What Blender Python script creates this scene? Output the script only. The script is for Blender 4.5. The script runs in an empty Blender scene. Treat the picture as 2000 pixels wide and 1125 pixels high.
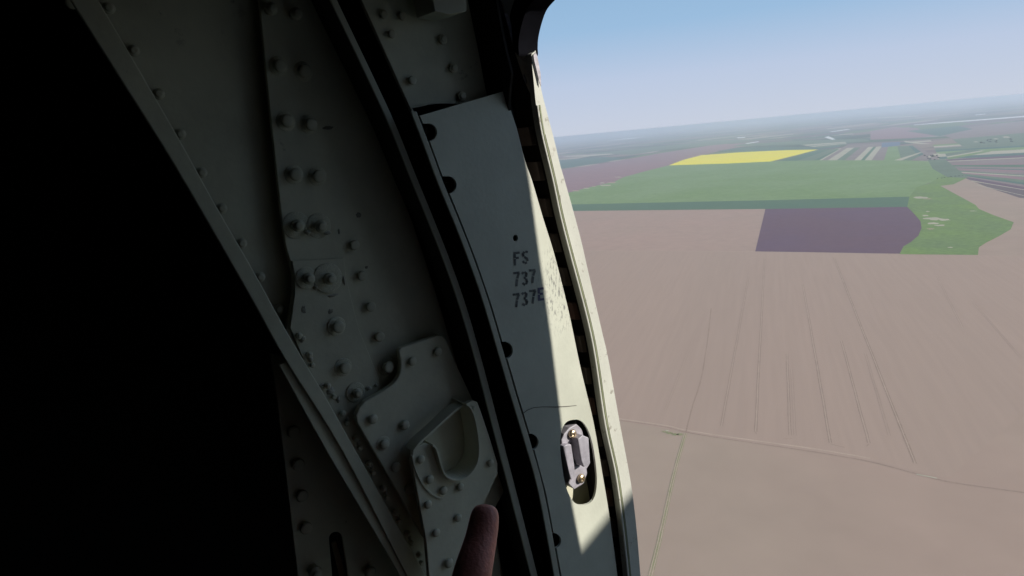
import bpy, bmesh, math, random
from mathutils import Vector, Matrix
random.seed(7)
C = bpy.context.scene.collection
R = math.radians

# ------------------------------------------------------------------ camera
F_PX = 1303.0
YAW, PITCH, ROLL = R(38), R(12.35), R(5.3)
CAM = Vector((0.5, 0.0, 0.0))
f0 = Vector((-math.cos(YAW), math.sin(YAW), 0))
FW = (f0*math.cos(PITCH) + Vector((0, 0, -math.sin(PITCH)))).normalized()
R0 = FW.cross(Vector((0, 0, 1))).normalized()
U0 = R0.cross(FW).normalized()
RT = (R0*math.cos(ROLL) - U0*math.sin(ROLL)).normalized()
UP = (U0*math.cos(ROLL) + R0*math.sin(ROLL)).normalized()
cd = bpy.data.cameras.new('camera'); cam = bpy.data.objects.new('camera', cd); C.objects.link(cam)
m = Matrix((RT, UP, -FW)).transposed().to_4x4(); m.translation = CAM
cam.matrix_world = m
cd.sensor_width = 36; cd.lens = F_PX/2000*36; cd.clip_start = 0.02; cd.clip_end = 400000
bpy.context.scene.camera = cam

# ------------------------------------------------------------------ sky, sun, exposure
SUN_EL, SUN_AZ = R(25), R(30)            # azimuth from +X (along the aircraft) towards +Y (outboard)
S = Vector((math.cos(SUN_EL)*math.cos(SUN_AZ), math.cos(SUN_EL)*math.sin(SUN_AZ), math.sin(SUN_EL)))
w = bpy.data.worlds.new('World'); bpy.context.scene.world = w; w.use_nodes = True
nt = w.node_tree; bg = nt.nodes['Background']
sky = nt.nodes.new('ShaderNodeTexSky'); sky.sky_type = 'NISHITA'; sky.sun_disc = False
sky.sun_elevation = SUN_EL; sky.sun_rotation = math.pi/2 - SUN_AZ
sky.altitude = 300; sky.air_density = 1.0; sky.dust_density = 0.3; sky.ozone_density = 1.5
nt.links.new(sky.outputs[0], bg.inputs[0]); bg.inputs[1].default_value = 0.12
# pale haze veil of the lower sky, the same all the way round, blending into the clear sky overhead
tcw = nt.nodes.new('ShaderNodeTexCoord'); sx = nt.nodes.new('ShaderNodeSeparateXYZ'); nt.links.new(tcw.outputs['Generated'], sx.inputs[0])
rw = nt.nodes.new('ShaderNodeValToRGB'); e_ = rw.color_ramp.elements; e_.new(.5); e_.new(.7)
for q_, (ps, c_) in zip(e_, [(0.0, (.58, .63, .74)), (.07, (.50, .59, .76)), (.14, (.33, .51, .73)), (.24, (.25, .44, .66))]): q_.position = ps; q_.color = (*c_, 1)
nt.links.new(sx.outputs[2], rw.inputs[0])
bg2 = nt.nodes.new('ShaderNodeBackground'); nt.links.new(rw.outputs[0], bg2.inputs[0]); bg2.inputs[1].default_value = 1.0
mrw = nt.nodes.new('ShaderNodeMapRange'); mrw.inputs[1].default_value = .2; mrw.inputs[2].default_value = .6; mrw.interpolation_type = 'SMOOTHSTEP'
nt.links.new(sx.outputs[2], mrw.inputs[0]); mxw = nt.nodes.new('ShaderNodeMixShader')
nt.links.new(mrw.outputs[0], mxw.inputs[0]); nt.links.new(bg2.outputs[0], mxw.inputs[1]); nt.links.new(bg.outputs[0], mxw.inputs[2])
nt.links.new(mxw.outputs[0], nt.nodes['World Output'].inputs[0])
sl = bpy.data.lights.new('sun', 'SUN'); sl.energy = 5.0; sl.angle = R(0.4); sl.color = (1, 0.95, 0.87)
so = bpy.data.objects.new('sun', sl); C.objects.link(so)
so.rotation_euler = S.to_track_quat('Z', 'Y').to_euler()
vs = bpy.context.scene.view_settings
vs.view_transform = 'Standard'; vs.look = 'None'; vs.gamma = 1; vs.use_curve_mapping = False
vs.exposure = 0.0
cy = bpy.context.scene.cycles
cy.volume_bounces = 1; cy.max_bounces = 8; cy.diffuse_bounces = 5

H = 300.0                                # flying height above the fields

# ------------------------------------------------------------------ helpers
def ray(px, py): return FW + RT*((px-1000)/F_PX) - UP*((py-562.5)/F_PX)
def PX(px, py, x=0.0):                   # point of a frame-parallel plane at station x
    d = ray(px, py); return CAM + d*((x-CAM.x)/d.x)
def PY(px, py, y):
    d = ray(px, py); return CAM + d*((y-CAM.y)/d.y)
def G(px, py, h=0.0):
    d = ray(px, py); return CAM + d*((-H+h*.12-CAM.z)/d.z)
def mmpx(p): return (p-CAM).dot(FW)/F_PX # metres per picture element at p
def cr(pts, n=6):                        # smooth curve through points
    out = []; k = len(pts)
    for i in range(k-1):
        p0 = Vector(pts[max(i-1, 0)]); p1 = Vector(pts[i]); p2 = Vector(pts[i+1]); p3 = Vector(pts[min(i+2, k-1)])
        for j in range(n):
            t = j/n
            out.append(0.5*((2*p1)+(p2-p0)*t+(2*p0-5*p1+4*p2-p3)*t*t+(3*p1-p0-3*p2+p3)*t**3))
    out.append(Vector(pts[-1])); return out

def link(name, me, mat=None, parent=None, bevel=0, smooth=False):
    o = bpy.data.objects.new(name, me); C.objects.link(o)
    if mat and not me.materials: me.materials.append(mat)
    if parent: o.parent = parent
    if bevel:
        b = o.modifiers.new('bevel', 'BEVEL'); b.width = bevel; b.segments = 2; b.limit_method = 'ANGLE'; b.angle_limit = R(50)
    if smooth:
        for p in me.polygons: p.use_smooth = True
    return o

def plate_mesh(name, outer, holes=(), back=Vector((-.003, 0, 0))):
    """flat sheet with a real thickness: outline points (3-D, coplanar), holes, thickness vector"""
    bm = bmesh.new(); loops = []
    for lp in [outer]+list(holes):
        vs_ = [bm.verts.new(p) for p in lp]
        es = [bm.edges.new((vs_[i], vs_[(i+1) % len(vs_)])) for i in range(len(vs_))]
        loops.append((vs_, es))
    if holes:
        bmesh.ops.triangle_fill(bm, edges=[e for l in loops for e in l[1]], use_beauty=True)
    else:
        bm.faces.new(loops[0][0])
    front = list(bm.faces)
    vmap = {v: bm.verts.new(v.co+back) for v in list(bm.verts)}
    for f_ in front: bm.faces.new([vmap[v] for v in reversed(f_.verts)])
    for vs_, es in loops:
        n = len(vs_)
        for i in range(n):
            a, b = vs_[i], vs_[(i+1) % n]
            bm.faces.new((a, b, vmap[b], vmap[a]))
    bmesh.ops.recalc_face_normals(bm, faces=bm.faces)
    me = bpy.data.meshes.new(name); bm.to_mesh(me); bm.free(); return me

def plate(name, px, x, th, mat, parent, holes=(), bevel=.0006):
    o = [PX(p[0], p[1], x) for p in px]; hs = [[PX(p[0], p[1], x) for p in h] for h in holes]
    return link(name, plate_mesh(name, o, hs, Vector((-th, 0, 0))), mat, parent, bevel)

def band(name, left, right, x, th, mat, parent, bevel=.0008, n=6):
    """sheet between two smooth edges, both traced on the plane x"""
    L = [PX(p.x, p.y, x) for p in cr(left, n)]; Rr = [PX(p.x, p.y, x) for p in cr(right, n)]
    return link(name, plate_mesh(name, L+Rr[::-1], (), Vector((-th, 0, 0))), mat, parent, bevel)

def box_mesh(name, lo, hi):
    bm = bmesh.new(); bmesh.ops.create_cube(bm, size=1)
    lo = Vector(lo); hi = Vector(hi)
    for v in bm.verts: v.co = Vector([lo[i]+(v.co[i]+.5)*(hi[i]-lo[i]) for i in range(3)])
    me = bpy.data.meshes.new(name); bm.to_mesh(me); bm.free(); return me

def lathe_mesh(name, prof, n=24):         # axis +X, profile of (radius, height)
    bm = bmesh.new(); rings = []
    for r, h in prof:
        rings.append([bm.verts.new((h, r*math.cos(2*math.pi*k/n), r*math.sin(2*math.pi*k/n))) for k in range(n)])
    for a, b in zip(rings, rings[1:]):
        for k in range(n): bm.faces.new((a[k], a[(k+1) % n], b[(k+1) % n], b[k]))
    bm.faces.new(rings[-1]); bmesh.ops.recalc_face_normals(bm, faces=bm.faces)
    me = bpy.data.meshes.new(name); bm.to_mesh(me); bm.free()
    for p in me.polygons: p.use_smooth = len(p.vertices) == 4
    return me

def ellipse(cx, cy_, a, b, n=28, rot=0, t0=0, t1=2*math.pi, closed=True):
    out = []
    m_ = n if closed else n-1
    for k in range(n):
        t = t0+(t1-t0)*k/m_; x, y = a*math.cos(t), b*math.sin(t)
        out.append((cx+x*math.cos(rot)-y*math.sin(rot), cy_+x*math.sin(rot)+y*math.cos(rot)))
    return out

# ------------------------------------------------------------------ materials
def mat(name, col, rough=.5, metal=0, spec=.4, vary=.0, vscale=8, bump=0, bscale=300, speck=None, col2=None, stretch=None, extra=None):
    mt = bpy.data.materials.new(name); mt.use_nodes = True; t = mt.node_tree; b = t.nodes['Principled BSDF']
    b.inputs['Roughness'].default_value = rough; b.inputs['Metallic'].default_value = metal
    b.inputs['Specular IOR Level'].default_value = spec
    tc = t.nodes.new('ShaderNodeTexCoord'); co = tc.outputs['Object']
    if stretch:
        mp = t.nodes.new('ShaderNodeMapping'); mp.inputs['Scale'].default_value = stretch[:3]
        if len(stretch) > 3: mp.inputs['Rotation'].default_value = (0, 0, stretch[3])
        t.links.new(co, mp.inputs[0]); co = mp.outputs[0]
    cur = None
    if vary or col2:
        nz = t.nodes.new('ShaderNodeTexNoise'); nz.inputs['Scale'].default_value = vscale; nz.inputs['Detail'].default_value = 6
        nz.inputs['Roughness'].default_value = .6; t.links.new(co, nz.inputs['Vector'])
        rp = t.nodes.new('ShaderNodeValToRGB'); rp.color_ramp.elements[0].position = .35; rp.color_ramp.elements[1].position = .68
        c2 = col2 if col2 else [min(1, c*(1+vary)) for c in col]
        c1 = col if col2 else [c*(1-vary) for c in col]
        rp.color_ramp.elements[0].color = (*c1, 1); rp.color_ramp.elements[1].color = (*c2, 1)
        t.links.new(nz.outputs[0], rp.inputs[0]); cur = rp.outputs[0]
        mr = t.nodes.new('ShaderNodeMapRange'); mr.inputs[3].default_value = max(0, rough-.12); mr.inputs[4].default_value = min(1, rough+.15)
        t.links.new(nz.outputs[0], mr.inputs[0]); t.links.new(mr.outputs[0], b.inputs['Roughness'])
    if speck:                              # (scale, threshold, colour): small scuffs and dirt
        for sc, th, sc_col in speck:
            n2 = t.nodes.new('ShaderNodeTexNoise'); n2.inputs['Scale'].default_value = sc; n2.inputs['Detail'].default_value = 8
            n2.inputs['Roughness'].default_value = .7
            t.links.new(co, n2.inputs['Vector'])
            r2 = t.nodes.new('ShaderNodeMapRange'); r2.inputs[1].default_value = th; r2.inputs[2].default_value = th+.05
            t.links.new(n2.outputs[0], r2.inputs[0])
            mx = t.nodes.new('ShaderNodeMix'); mx.data_type = 'RGBA'
            mx.inputs[7].default_value = (*sc_col, 1)
            if cur: t.links.new(cur, mx.inputs[6])
            else: mx.inputs[6].default_value = (*col, 1)
            t.links.new(r2.outputs[0], mx.inputs[0]); cur = mx.outputs[2]
    if extra: cur = extra(t, tc, cur)
    if cur: t.links.new(cur, b.inputs['Base Color'])
    else: b.inputs['Base Color'].default_value = (*col, 1)
    if bump:
        n3 = t.nodes.new('ShaderNodeTexNoise'); n3.inputs['Scale'].default_value = bscale; n3.inputs['Detail'].default_value = 4
        t.links.new(co, n3.inputs['Vector'])
        bp = t.nodes.new('ShaderNodeBump'); bp.inputs['Strength'].default_value = bump; bp.inputs['Distance'].default_value = .0006
        t.links.new(n3.outputs[0], bp.inputs['Height']); t.links.new(bp.outputs[0], b.inputs['Normal'])
    return mt

GREY = (.63, .615, .47)
paint = mat('grey_green_paint', GREY, .5, vary=.15, vscale=11, bump=.35, bscale=200,
            speck=[(26, .65, (.30, .29, .22)), (90, .72, (.16, .15, .12)), (9, .66, (.40, .38, .28))])
paint_frame = mat('grey_green_paint_worn', (.56, .56, .49), .5, vary=.08, vscale=12, bump=.35, bscale=260,
                  speck=[(70, .60, (.34, .32, .27)), (14, .64, (.40, .37, .31))])

def scuffs(t, tc, cur):                    # worn, scratched area of the lettered plate
    c = PX(1090, 565, .045)
    mp = t.nodes.new('ShaderNodeMapping'); mp.inputs['Location'].default_value = (0, -c.y*34, -c.z*18); mp.inputs['Scale'].default_value = (0, 34, 18)
    gr = t.nodes.new('ShaderNodeTexGradient'); gr.gradient_type = 'SPHERICAL'
    t.links.new(tc.outputs['Object'], mp.inputs[0]); t.links.new(mp.outputs[0], gr.inputs[0])
    m3 = t.nodes.new('ShaderNodeMapping'); m3.inputs['Scale'].default_value = (1, 1, .35); m3.inputs['Rotation'].default_value = (.5, 0, 0)
    nz = t.nodes.new('ShaderNodeTexNoise'); nz.inputs['Scale'].default_value = 420; nz.inputs['Detail'].default_value = 6; nz.inputs['Roughness'].default_value = .7
    t.links.new(tc.outputs['Object'], m3.inputs[0]); t.links.new(m3.outputs[0], nz.inputs['Vector'])
    mu = t.nodes.new('ShaderNodeMath'); mu.operation = 'MULTIPLY'
    mr = t.nodes.new('ShaderNodeMapRange'); mr.inputs[1].default_value = .52; mr.inputs[2].default_value = .62
    g2 = t.nodes.new('ShaderNodeMapRange'); g2.inputs[1].default_value = .05; g2.inputs[2].default_value = .6
    t.links.new(gr.outputs[1], g2.inputs[0])
    t.links.new(nz.outputs[0], mr.inputs[0]); t.links.new(mr.outputs[0], mu.inputs[0]); t.links.new(g2.outputs[0], mu.inputs[1])
    mx = t.nodes.new('ShaderNodeMix'); mx.data_type = 'RGBA'; mx.inputs[7].default_value = (.24, .24, .22, 1)
    t.links.new(cur, mx.inputs[6]); t.links.new(mu.outputs[0], mx.inputs[0]); return mx.outputs[2]
paint_plate = mat('grey_green_paint_scuffed', (.57, .58, .485), .5, vary=.12, vscale=9, bump=.25, bscale=240,
                  speck=[(22, .72, (.33, .33, .29)), (110, .77, (.14, .14, .12))], extra=scuffs)
rail_paint = mat('rail_paint', (.48, .48, .39), .45, vary=.10, vscale=14, bump=.3, speck=[(70, .68, (.2, .2, .18))])
olive = mat('olive_groove', (.24, .26, .15), .6, vary=.2, vscale=90)
rail_dark = mat('rail_shade', (.05, .048, .045), .6, vary=.2, vscale=30)  # dark tone paints in the shade on the rail webs
fast = mat('fastener_paint', (.56, .54, .41), .42, vary=.12, vscale=60)
steel = mat('worn_steel', (.48, .46, .42), .35, metal=.8, vary=.2, vscale=200)
brass = mat('brassy_screw', (.62, .50, .34), .3, metal=.9, vary=.15, vscale=300)
latch_m = mat('anodised_grey', (.40, .38, .42), .5, metal=.15, vary=.16, vscale=90, bump=.4, speck=[(160, .64, (.24, .22, .26))])
rubber_and_shade = mat('black_rubber_shade', (.006, .006, .008), .9, spec=.02, vary=.2, vscale=40)  # also paints the shade of the rail channel and jamb gap
brown = mat('brown_seal_block', (.30, .24, .20), .6, vary=.2, vscale=60)
brown_red = mat('reddish_seal_block', (.34, .20, .16), .6, vary=.2, vscale=60)
dark_ch = mat('channel_shade', (.03, .026, .024), .8, spec=.1, vary=.2, vscale=40)  # dark tone carries the shade of the seal channel and jamb gap
lining = mat('cabin_shade_black', (.010, .010, .011), .9, vary=.3, vscale=5)  # near-black: the unlit cabin's darkness as colour
ink = mat('stencil_ink', (.05, .055, .06), .6, col2=(.20, .20, .18), vscale=160)
ink_p = mat('stencil_ink_purple', (.12, .11, .19), .6, vary=.3, vscale=300)
crack_m = mat('cracked_sealant', (.10, .09, .08), .8)
chip_m = mat('peeling_primer', (.46, .43, .46), .6, vary=.3, vscale=220, bump=.6)
floor_m = mat('grey_floor', (.10, .095, .08), .7, vary=.2, vscale=6)
liner_g = mat('grey_wall_liner', (.05, .05, .045), .8, vary=.2, vscale=5)
skin_ext = mat('outer_skin_paint', (.30, .32, .33), .5, vary=.05, vscale=3)

# ------------------------------------------------------------------ the ground
def gmat(name, c, c2=None, vs_=.004, stretch=None, fine=.10, spec=0.0):
    """field soil or crop: broad mottling plus finer grain, no gloss"""
    mt = bpy.data.materials.new(name); mt.use_nodes = True; t = mt.node_tree; b = t.nodes['Principled BSDF']
    b.inputs['Roughness'].default_value = 1; b.inputs['Specular IOR Level'].default_value = 0
    g = t.nodes.new('ShaderNodeNewGeometry'); mp = t.nodes.new('ShaderNodeMapping')
    mp.inputs['Scale'].default_value = stretch[:3] if stretch else (1, 1, 1)
    if stretch: mp.inputs['Rotation'].default_value = (0, 0, stretch[3]); mp.vector_type = 'TEXTURE'; mp.inputs['Scale'].default_value = [1/q for q in stretch[:3]]
    t.links.new(g.outputs['Position'], mp.inputs[0])
    n1 = t.nodes.new('ShaderNodeTexNoise'); n1.inputs['Scale'].default_value = vs_; n1.inputs['Detail'].default_value = 5
    n1.inputs['Roughness'].default_value = .55
    n2 = t.nodes.new('ShaderNodeTexNoise'); n2.inputs['Scale'].default_value = vs_*14; n2.inputs['Detail'].default_value = 4
    t.links.new(mp.outputs[0], n1.inputs['Vector']); t.links.new(mp.outputs[0], n2.inputs['Vector'])
    c2 = c2 or tuple(x*1.15 for x in c)
    rp = t.nodes.new('ShaderNodeValToRGB'); rp.color_ramp.elements[0].position = .36; rp.color_ramp.elements[1].position = .66
    rp.color_ramp.elements[0].color = (*c, 1); rp.color_ramp.elements[1].color = (*c2, 1)
    t.links.new(n1.outputs[0], rp.inputs[0])
    mr = t.nodes.new('ShaderNodeMapRange'); mr.inputs[1].default_value = .3; mr.inputs[2].default_value = .7
    mr.inputs[3].default_value = 1-fine; mr.inputs[4].default_value = 1+fine
    t.links.new(n2.outputs[0], mr.inputs[0])
    mx = t.nodes.new('ShaderNodeVectorMath'); mx.operation = 'SCALE'
    t.links.new(rp.outputs[0], mx.inputs[0]); t.links.new(mr.outputs[0], mx.inputs['Scale'])
    t.links.new(mx.outputs[0], b.inputs['Base Color']); return mt

# crop directions in the world
vp = G(1493, 262) - CAM; tram_dir = Vector((vp.x, vp.y, 0)).normalized(); TA = math.atan2(tram_dir.y, tram_dir.x)
SOIL = (.438, .318, .245)
soil = gmat('tan_soil', SOIL, (.415, .325, .243), .0013, fine=.04)
soil_tr = gmat('tan_soil_drilled', (.445, .324, .250), (.433, .318, .245), .004, stretch=(.12, 2.6, 1, TA), fine=.024)
soil_pk = gmat('pinkish_soil', (.455, .318, .25), (.435, .315, .245), .003, fine=.04)

# far patchwork: cells of many crops, one sheet to the horizon
def far_mat():
    mt = bpy.data.materials.new('patchwork_farmland'); mt.use_nodes = True; t = mt.node_tree; b = t.nodes['Principled BSDF']
    b.inputs['Roughness'].default_value = 1; b.inputs['Specular IOR Level'].default_value = 0
    g = t.nodes.new('ShaderNodeNewGeometry'); cur = None
    def layer(scale, rot, seed, cols):
        mp = t.nodes.new('ShaderNodeMapping'); mp.inputs['Scale'].default_value = scale; mp.inputs['Rotation'].default_value = (0, 0, rot)
        mp.inputs['Location'].default_value = (seed, seed*.7, 0)
        t.links.new(g.outputs['Position'], mp.inputs[0])
        v = t.nodes.new('ShaderNodeTexVoronoi'); v.distance = 'CHEBYCHEV'; v.inputs['Scale'].default_value = 1; v.inputs['Randomness'].default_value = .85
        v.voronoi_dimensions = '2D'
        t.links.new(mp.outputs[0], v.inputs['Vector'])
        sp = t.nodes.new('ShaderNodeSeparateColor'); t.links.new(v.outputs['Color'], sp.inputs[0])
        rp = t.nodes.new('ShaderNodeValToRGB'); rp.color_ramp.interpolation = 'CONSTANT'
        els = rp.color_ramp.elements
        while len(els) < len(cols): els.new(.5)
        for i, c in enumerate(cols): els[i].position = i/len(cols); els[i].color = (*c, 1)
        t.links.new(sp.outputs[0], rp.inputs[0]); return rp.outputs[0], sp.outputs[1]
    cols = [(.10, .15, .08), (.26, .19, .16), (.13, .19, .12), (.30, .23, .18), (.08, .12, .09), (.17, .13, .13),
            (.15, .21, .10), (.24, .19, .17), (.40, .34, .27), (.11, .16, .12), (.22, .17, .16), (.07, .10, .07)]
    a, pick = layer((1/420, 1/1500, 1), .5, 3.3, cols)
    c, _ = layer((1/1100, 1/260, 1), .5, 9.1, cols[3:]+cols[:3])
    mx = t.nodes.new('ShaderNodeMix'); mx.data_type = 'RGBA'
    st = t.nodes.new('ShaderNodeMath'); st.operation = 'GREATER_THAN'; st.inputs[1].default_value = .5
    t.links.new(pick, st.inputs[0]); t.links.new(st.outputs[0], mx.inputs[0]); t.links.new(a, mx.inputs[6]); t.links.new(c, mx.inputs[7])
    t.links.new(mx.outputs[2], b.inputs['Base Color']); return mt

def struct(o, label=None):
    o['kind'] = 'structure'
    if label: o['label'] = label
    return o

bm = bmesh.new(); bmesh.ops.create_grid(bm, x_segments=24, y_segments=24, size=110000)
me = bpy.data.meshes.new('ground'); bm.to_mesh(me); bm.free()
gr = link('ground', me, far_mat()); gr.location.z = -H-.3; struct(gr, 'patchwork of far fields reaching the hazy horizon')

def field(px, material, h, name='field', label=None, pts=None):
    P = pts or [G(x, y, h) for x, y in px]
    me = bpy.data.meshes.new(name); me.from_pydata([tuple(p) for p in P], [], [tuple(range(len(P)))]); me.update()
    if me.polygons[0].normal.z < 0: me.flip_normals()
    return struct(link(name, me, material), label)

def lerp(a, b, t): return (a[0]+(b[0]-a[0])*t, a[1]+(b[1]-a[1])*t)
def strips(tl, tr, br, bl, n, mats, h, across=True, rnd=.35, skip=0):
    """a block of narrow parcels between two ends of a quad"""
    A = [G(*p, h) for p in (tl, tr, br, bl)]
    cuts = [0]+[(i+random.uniform(-rnd, rnd))/n for i in range(1, n)]+[1]
    for i in range(n):
        if random.random() < skip: continue
        a, b_ = cuts[i], cuts[i+1]
        if across: q = [A[0].lerp(A[1], a), A[0].lerp(A[1], b_), A[3].lerp(A[2], b_), A[3].lerp(A[2], a)]
        else: q = [A[0].lerp(A[3], a), A[1].lerp(A[2], a), A[1].lerp(A[2], b_), A[0].lerp(A[3], b_)]
        field(None, random.choice(mats), 0, 'field', None, q)

green = gmat('young_wheat', (.205, .305, .112), (.235, .330, .145), .003, fine=.09)
green_dk = gmat('dark_clover', (.115, .195, .112), (.105, .185, .115), .004, fine=.05)
green_br = gmat('meadow', (.200, .295, .088), (.175, .25, .105), .006, fine=.12)
purple = gmat('dark_ploughed_soil', (.170, .106, .125), (.163, .106, .138), .004, fine=.04)
pinkf = gmat('far_pink_soil', (.33, .20, .20), (.31, .20, .205), .001, fine=.05)
yellow = gmat('rapeseed_bloom', (1.0, .84, .04), (.97, .82, .07), .004, fine=.05)
pale = gmat('pale_straw', (.46, .42, .31), None, .01, fine=.1)
white_f = gmat('white_sheeting', (.75, .74, .70), None, .01, fine=.05)
mauve = gmat('mauve_soil', (.26, .205, .185), None, .006, fine=.08)
sage = gmat('sage_crop', (.15, .20, .13), None, .006, fine=.08)
tealf = gmat('teal_crop', (.09, .16, .125), None, .006, fine=.06)
water = gmat('pond_water', (.14, .19, .26), None, .006, fine=.03)

# the near plain: one soil sheet, then fields on it
field([(-300, 420), (1125, 412), (1500, 408), (1772, 404), (1905, 400), (1835, 362), (1885, 348), (1930, 366), (1990, 386), (2150, 404), (3200, 560),
       (3600, 1400), (1800, 2600), (800, 3600), (-900, 1900)], soil, 0, 'field', 'wide tan ploughed field filling the foreground')
field([(-200, 420), (1125, 412), (1495, 408.5), (1475, 491), (1130, 489.5), (-200, 500)], soil_pk, .2, 'field', 'pinkish tan field left of the dark ploughed one')
field([(-100, 497), (1475, 491.5), (1908, 498), (2060, 502), (2050, 760), (1850, 936), (1700, 900), (1340, 845), (1212, 822), (600, 720)], soil_tr, .4, 'field', 'tan drilled field with long tractor lines')
green_left = [(0, 416), (200, 402), (900, 392), (1112, 376), (1150, 366), (1200, 355), (1218, 346), (1262, 334), (1306, 323)]
field(green_left+[(1420, 319), (1505, 315), (1600, 313), (1700, 311), (1815, 315), (1825, 330), (1850, 345), (1790, 366), (1778, 384), (1500, 391), (1125, 399)], green, 1.0, 'field', 'broad light green wheat field in mid distance')
field([(0, 420), (1125, 399), (1500, 391), (1757, 384.5), (1776, 385), (1772, 404), (1500, 408), (1125, 412), (0, 436)], green_dk, 1.3, 'field', 'narrow dark green crop strip below the wheat')
field([(1495, 408), (1772, 404), (1786, 418), (1798, 432), (1800, 445), (1794, 460), (1780, 472), (1765, 481), (1757, 496), (1600, 493.5), (1475, 491)], purple, 1.0, 'field', 'dark purple ploughed field')
field([(1776, 385), (1790, 366), (1815, 358), (1842, 342), (1860, 345), (1890, 347), (1862, 360), (1836, 363), (1870, 381), (1905, 400), (1912, 408), (1940, 420), (1980, 434), (1974, 448), (1950, 462), (1926, 474), (1912, 483), (1910, 498), (1757, 496.5),
       (1765, 481), (1780, 472), (1794, 460), (1800, 445), (1798, 432), (1786, 418), (1772, 404)], green_br, 1.6, 'field', 'bright green meadow beside the dark ploughed field')
field([(1240, 333), (1306, 323), (1335, 312), (1370, 303), (1450, 297), (1540, 293), (1598, 292), (1552, 304), (1505, 315.5), (1420, 319.5), (1306, 323.4)][1:-1], yellow, 1.6, 'field', 'yellow rapeseed field in bloom')
field([(400, 392), (1000, 378), (1112, 376), (1150, 366), (1200, 355), (1218, 346), (1262, 334), (1306, 323), (1335, 312), (1370, 303), (1430, 290), (1500, 278), (1400, 282), (1290, 299), (1180, 319), (1095, 333), (900, 350), (300, 372)], pinkf, .5, 'field', 'long pinkish ploughed field left of the rapeseed')
field([(1000, 332), (1095, 330), (1180, 317), (1215, 310), (1180, 306), (1090, 313), (1000, 322)], tealf, .8)
field([(1000, 318), (1095, 308), (1200, 302), (1195, 298), (1090, 304), (1000, 310)], mauve, .8)
field([(1235, 302), (1300, 292), (1420, 281), (1490, 272), (1400, 274), (1260, 289), (1150, 300)], sage, .9)
field([(1098, 306.5), (1150, 305.5), (1200, 301), (1190, 300), (1110, 304.5)], pale, 1.1)
field([(1430, 286), (1598, 281), (1700, 276), (1690, 271), (1560, 275), (1450, 281)], sage, .8)
field([(1400, 295), (1440, 289), (1600, 286), (1640, 283), (1640, 287), (1598, 291.5), (1540, 292.5), (1450, 296.5)], tealf, 1.0)
field([(1655, 283), (1740, 279), (1722, 288), (1640, 291)], mauve, .9)
field([(1722, 279), (1758, 277), (1758, 284), (1722, 288)], water, 1.2, 'water', 'small pale blue pond among the far fields')
field([(1700, 256), (1745, 248), (1790, 250), (1830, 265), (1780, 270), (1700, 273)], pinkf, 1.0)
field([(1832, 262), (1900, 247), (2050, 230), (2050, 262), (1880, 276)], mauve, .9)
field([(1770, 256), (1870, 246), (1900, 252), (1835, 266)], tealf, 1.2)
field([(1860, 272), (2050, 255), (2060, 280), (1880, 286)], sage, 1.2)
# narrow parcels
strips((1632, 290), (1722, 286), (1702, 313), (1590, 313), 12, [sage, mauve, pinkf, green, pale, green_dk], 1.1)
strips((1722, 287), (1790, 284), (1838, 314), (1702, 313), 9, [tealf, green, sage, mauve, green_dk], 1.1)
strips((1600, 292.6), (1640, 291), (1600, 313), (1510, 315), 6, [sage, mauve, green_dk, green, sage], 1.2)
strips((1822, 283), (2080, 266), (2080, 300), (1835, 311), 9, [sage, green, tealf, pale, mauve, green_br], 1.0, across=False)
strips((1838, 312), (2080, 298), (2150, 404), (1888, 349), 17, [mauve, pinkf, mauve, tealf, sage, purple, pinkf, green_dk, mauve, sage], 1.2, across=False)
strips((1846, 300), (1900, 292), (1935, 296), (1852, 312), 4, [pale, sage, green_br], 1.5, across=False)
strips((1560, 282), (1650, 276), (1655, 282), (1600, 289), 5, [pale, mauve, sage, tealf], 1.3, across=False)
strips((1765, 276), (1815, 272), (1825, 280), (1800, 281), 4, [pinkf, pale, mauve], 1.5, across=False)
for i, (y0, y1) in enumerate([(314, 315.6), (335, 336.6), (352, 353.4), (360, 361)]):   # pale ridges between parcels
    k = (y0-312)/36
    field([(1846+46*k, y0+.5), (2100, y0-14+k*44), (2100, y1-14+k*44), (1846+46*k, y1+.3)], pale, 1.7)
field([(1812, 312.5), (1846, 311), (1892, 347.5), (1850, 346), (1822, 330)], sage, 1.8)
# diagonal pale parcels by the wheat
field([(1746, 313), (1795, 298), (1803, 297), (1760, 313.5)], pale, 1.5)
field([(1780, 313.5), (1808, 299), (1825, 297), (1815, 313)], mauve, 1.5)
field([(1765, 275), (1790, 278), (1820, 281), (1800, 281.5), (1768, 278)], pale, 1.6)
# thin bright far features
for q in ([(1185, 274.5), (1230, 269.5), (1263, 266.6), (1230, 271.6)], [(1620, 257.2), (1655, 252.2), (1660, 253.2), (1625, 257.8)],
          [(1440, 268.2), (1455, 267.4), (1455, 269.4), (1440, 270)], [(1455, 280), (1480, 276), (1483, 277.2), (1460, 281)],
          [(1610, 268), (1618, 266), (1632, 272), (1625, 273)]):
    field(q, white_f, 2.2)
field([(1785, 243.5), (1850, 238), (1900, 234.4), (2080, 219.5), (2080, 222.5), (1900, 236.4), (1850, 239.8), (1785, 244.3)], white_f, 2.2, 'road', 'long pale road near the horizon')
field([(1715, 230.2), (1760, 227.4), (1795, 225.8), (1795, 227), (1760, 229), (1715, 231.4)], pale, 2.2)
field([(1905, 224), (1925, 221.8), (1925, 223), (1905, 225.2)], white_f, 2.2)
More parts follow.
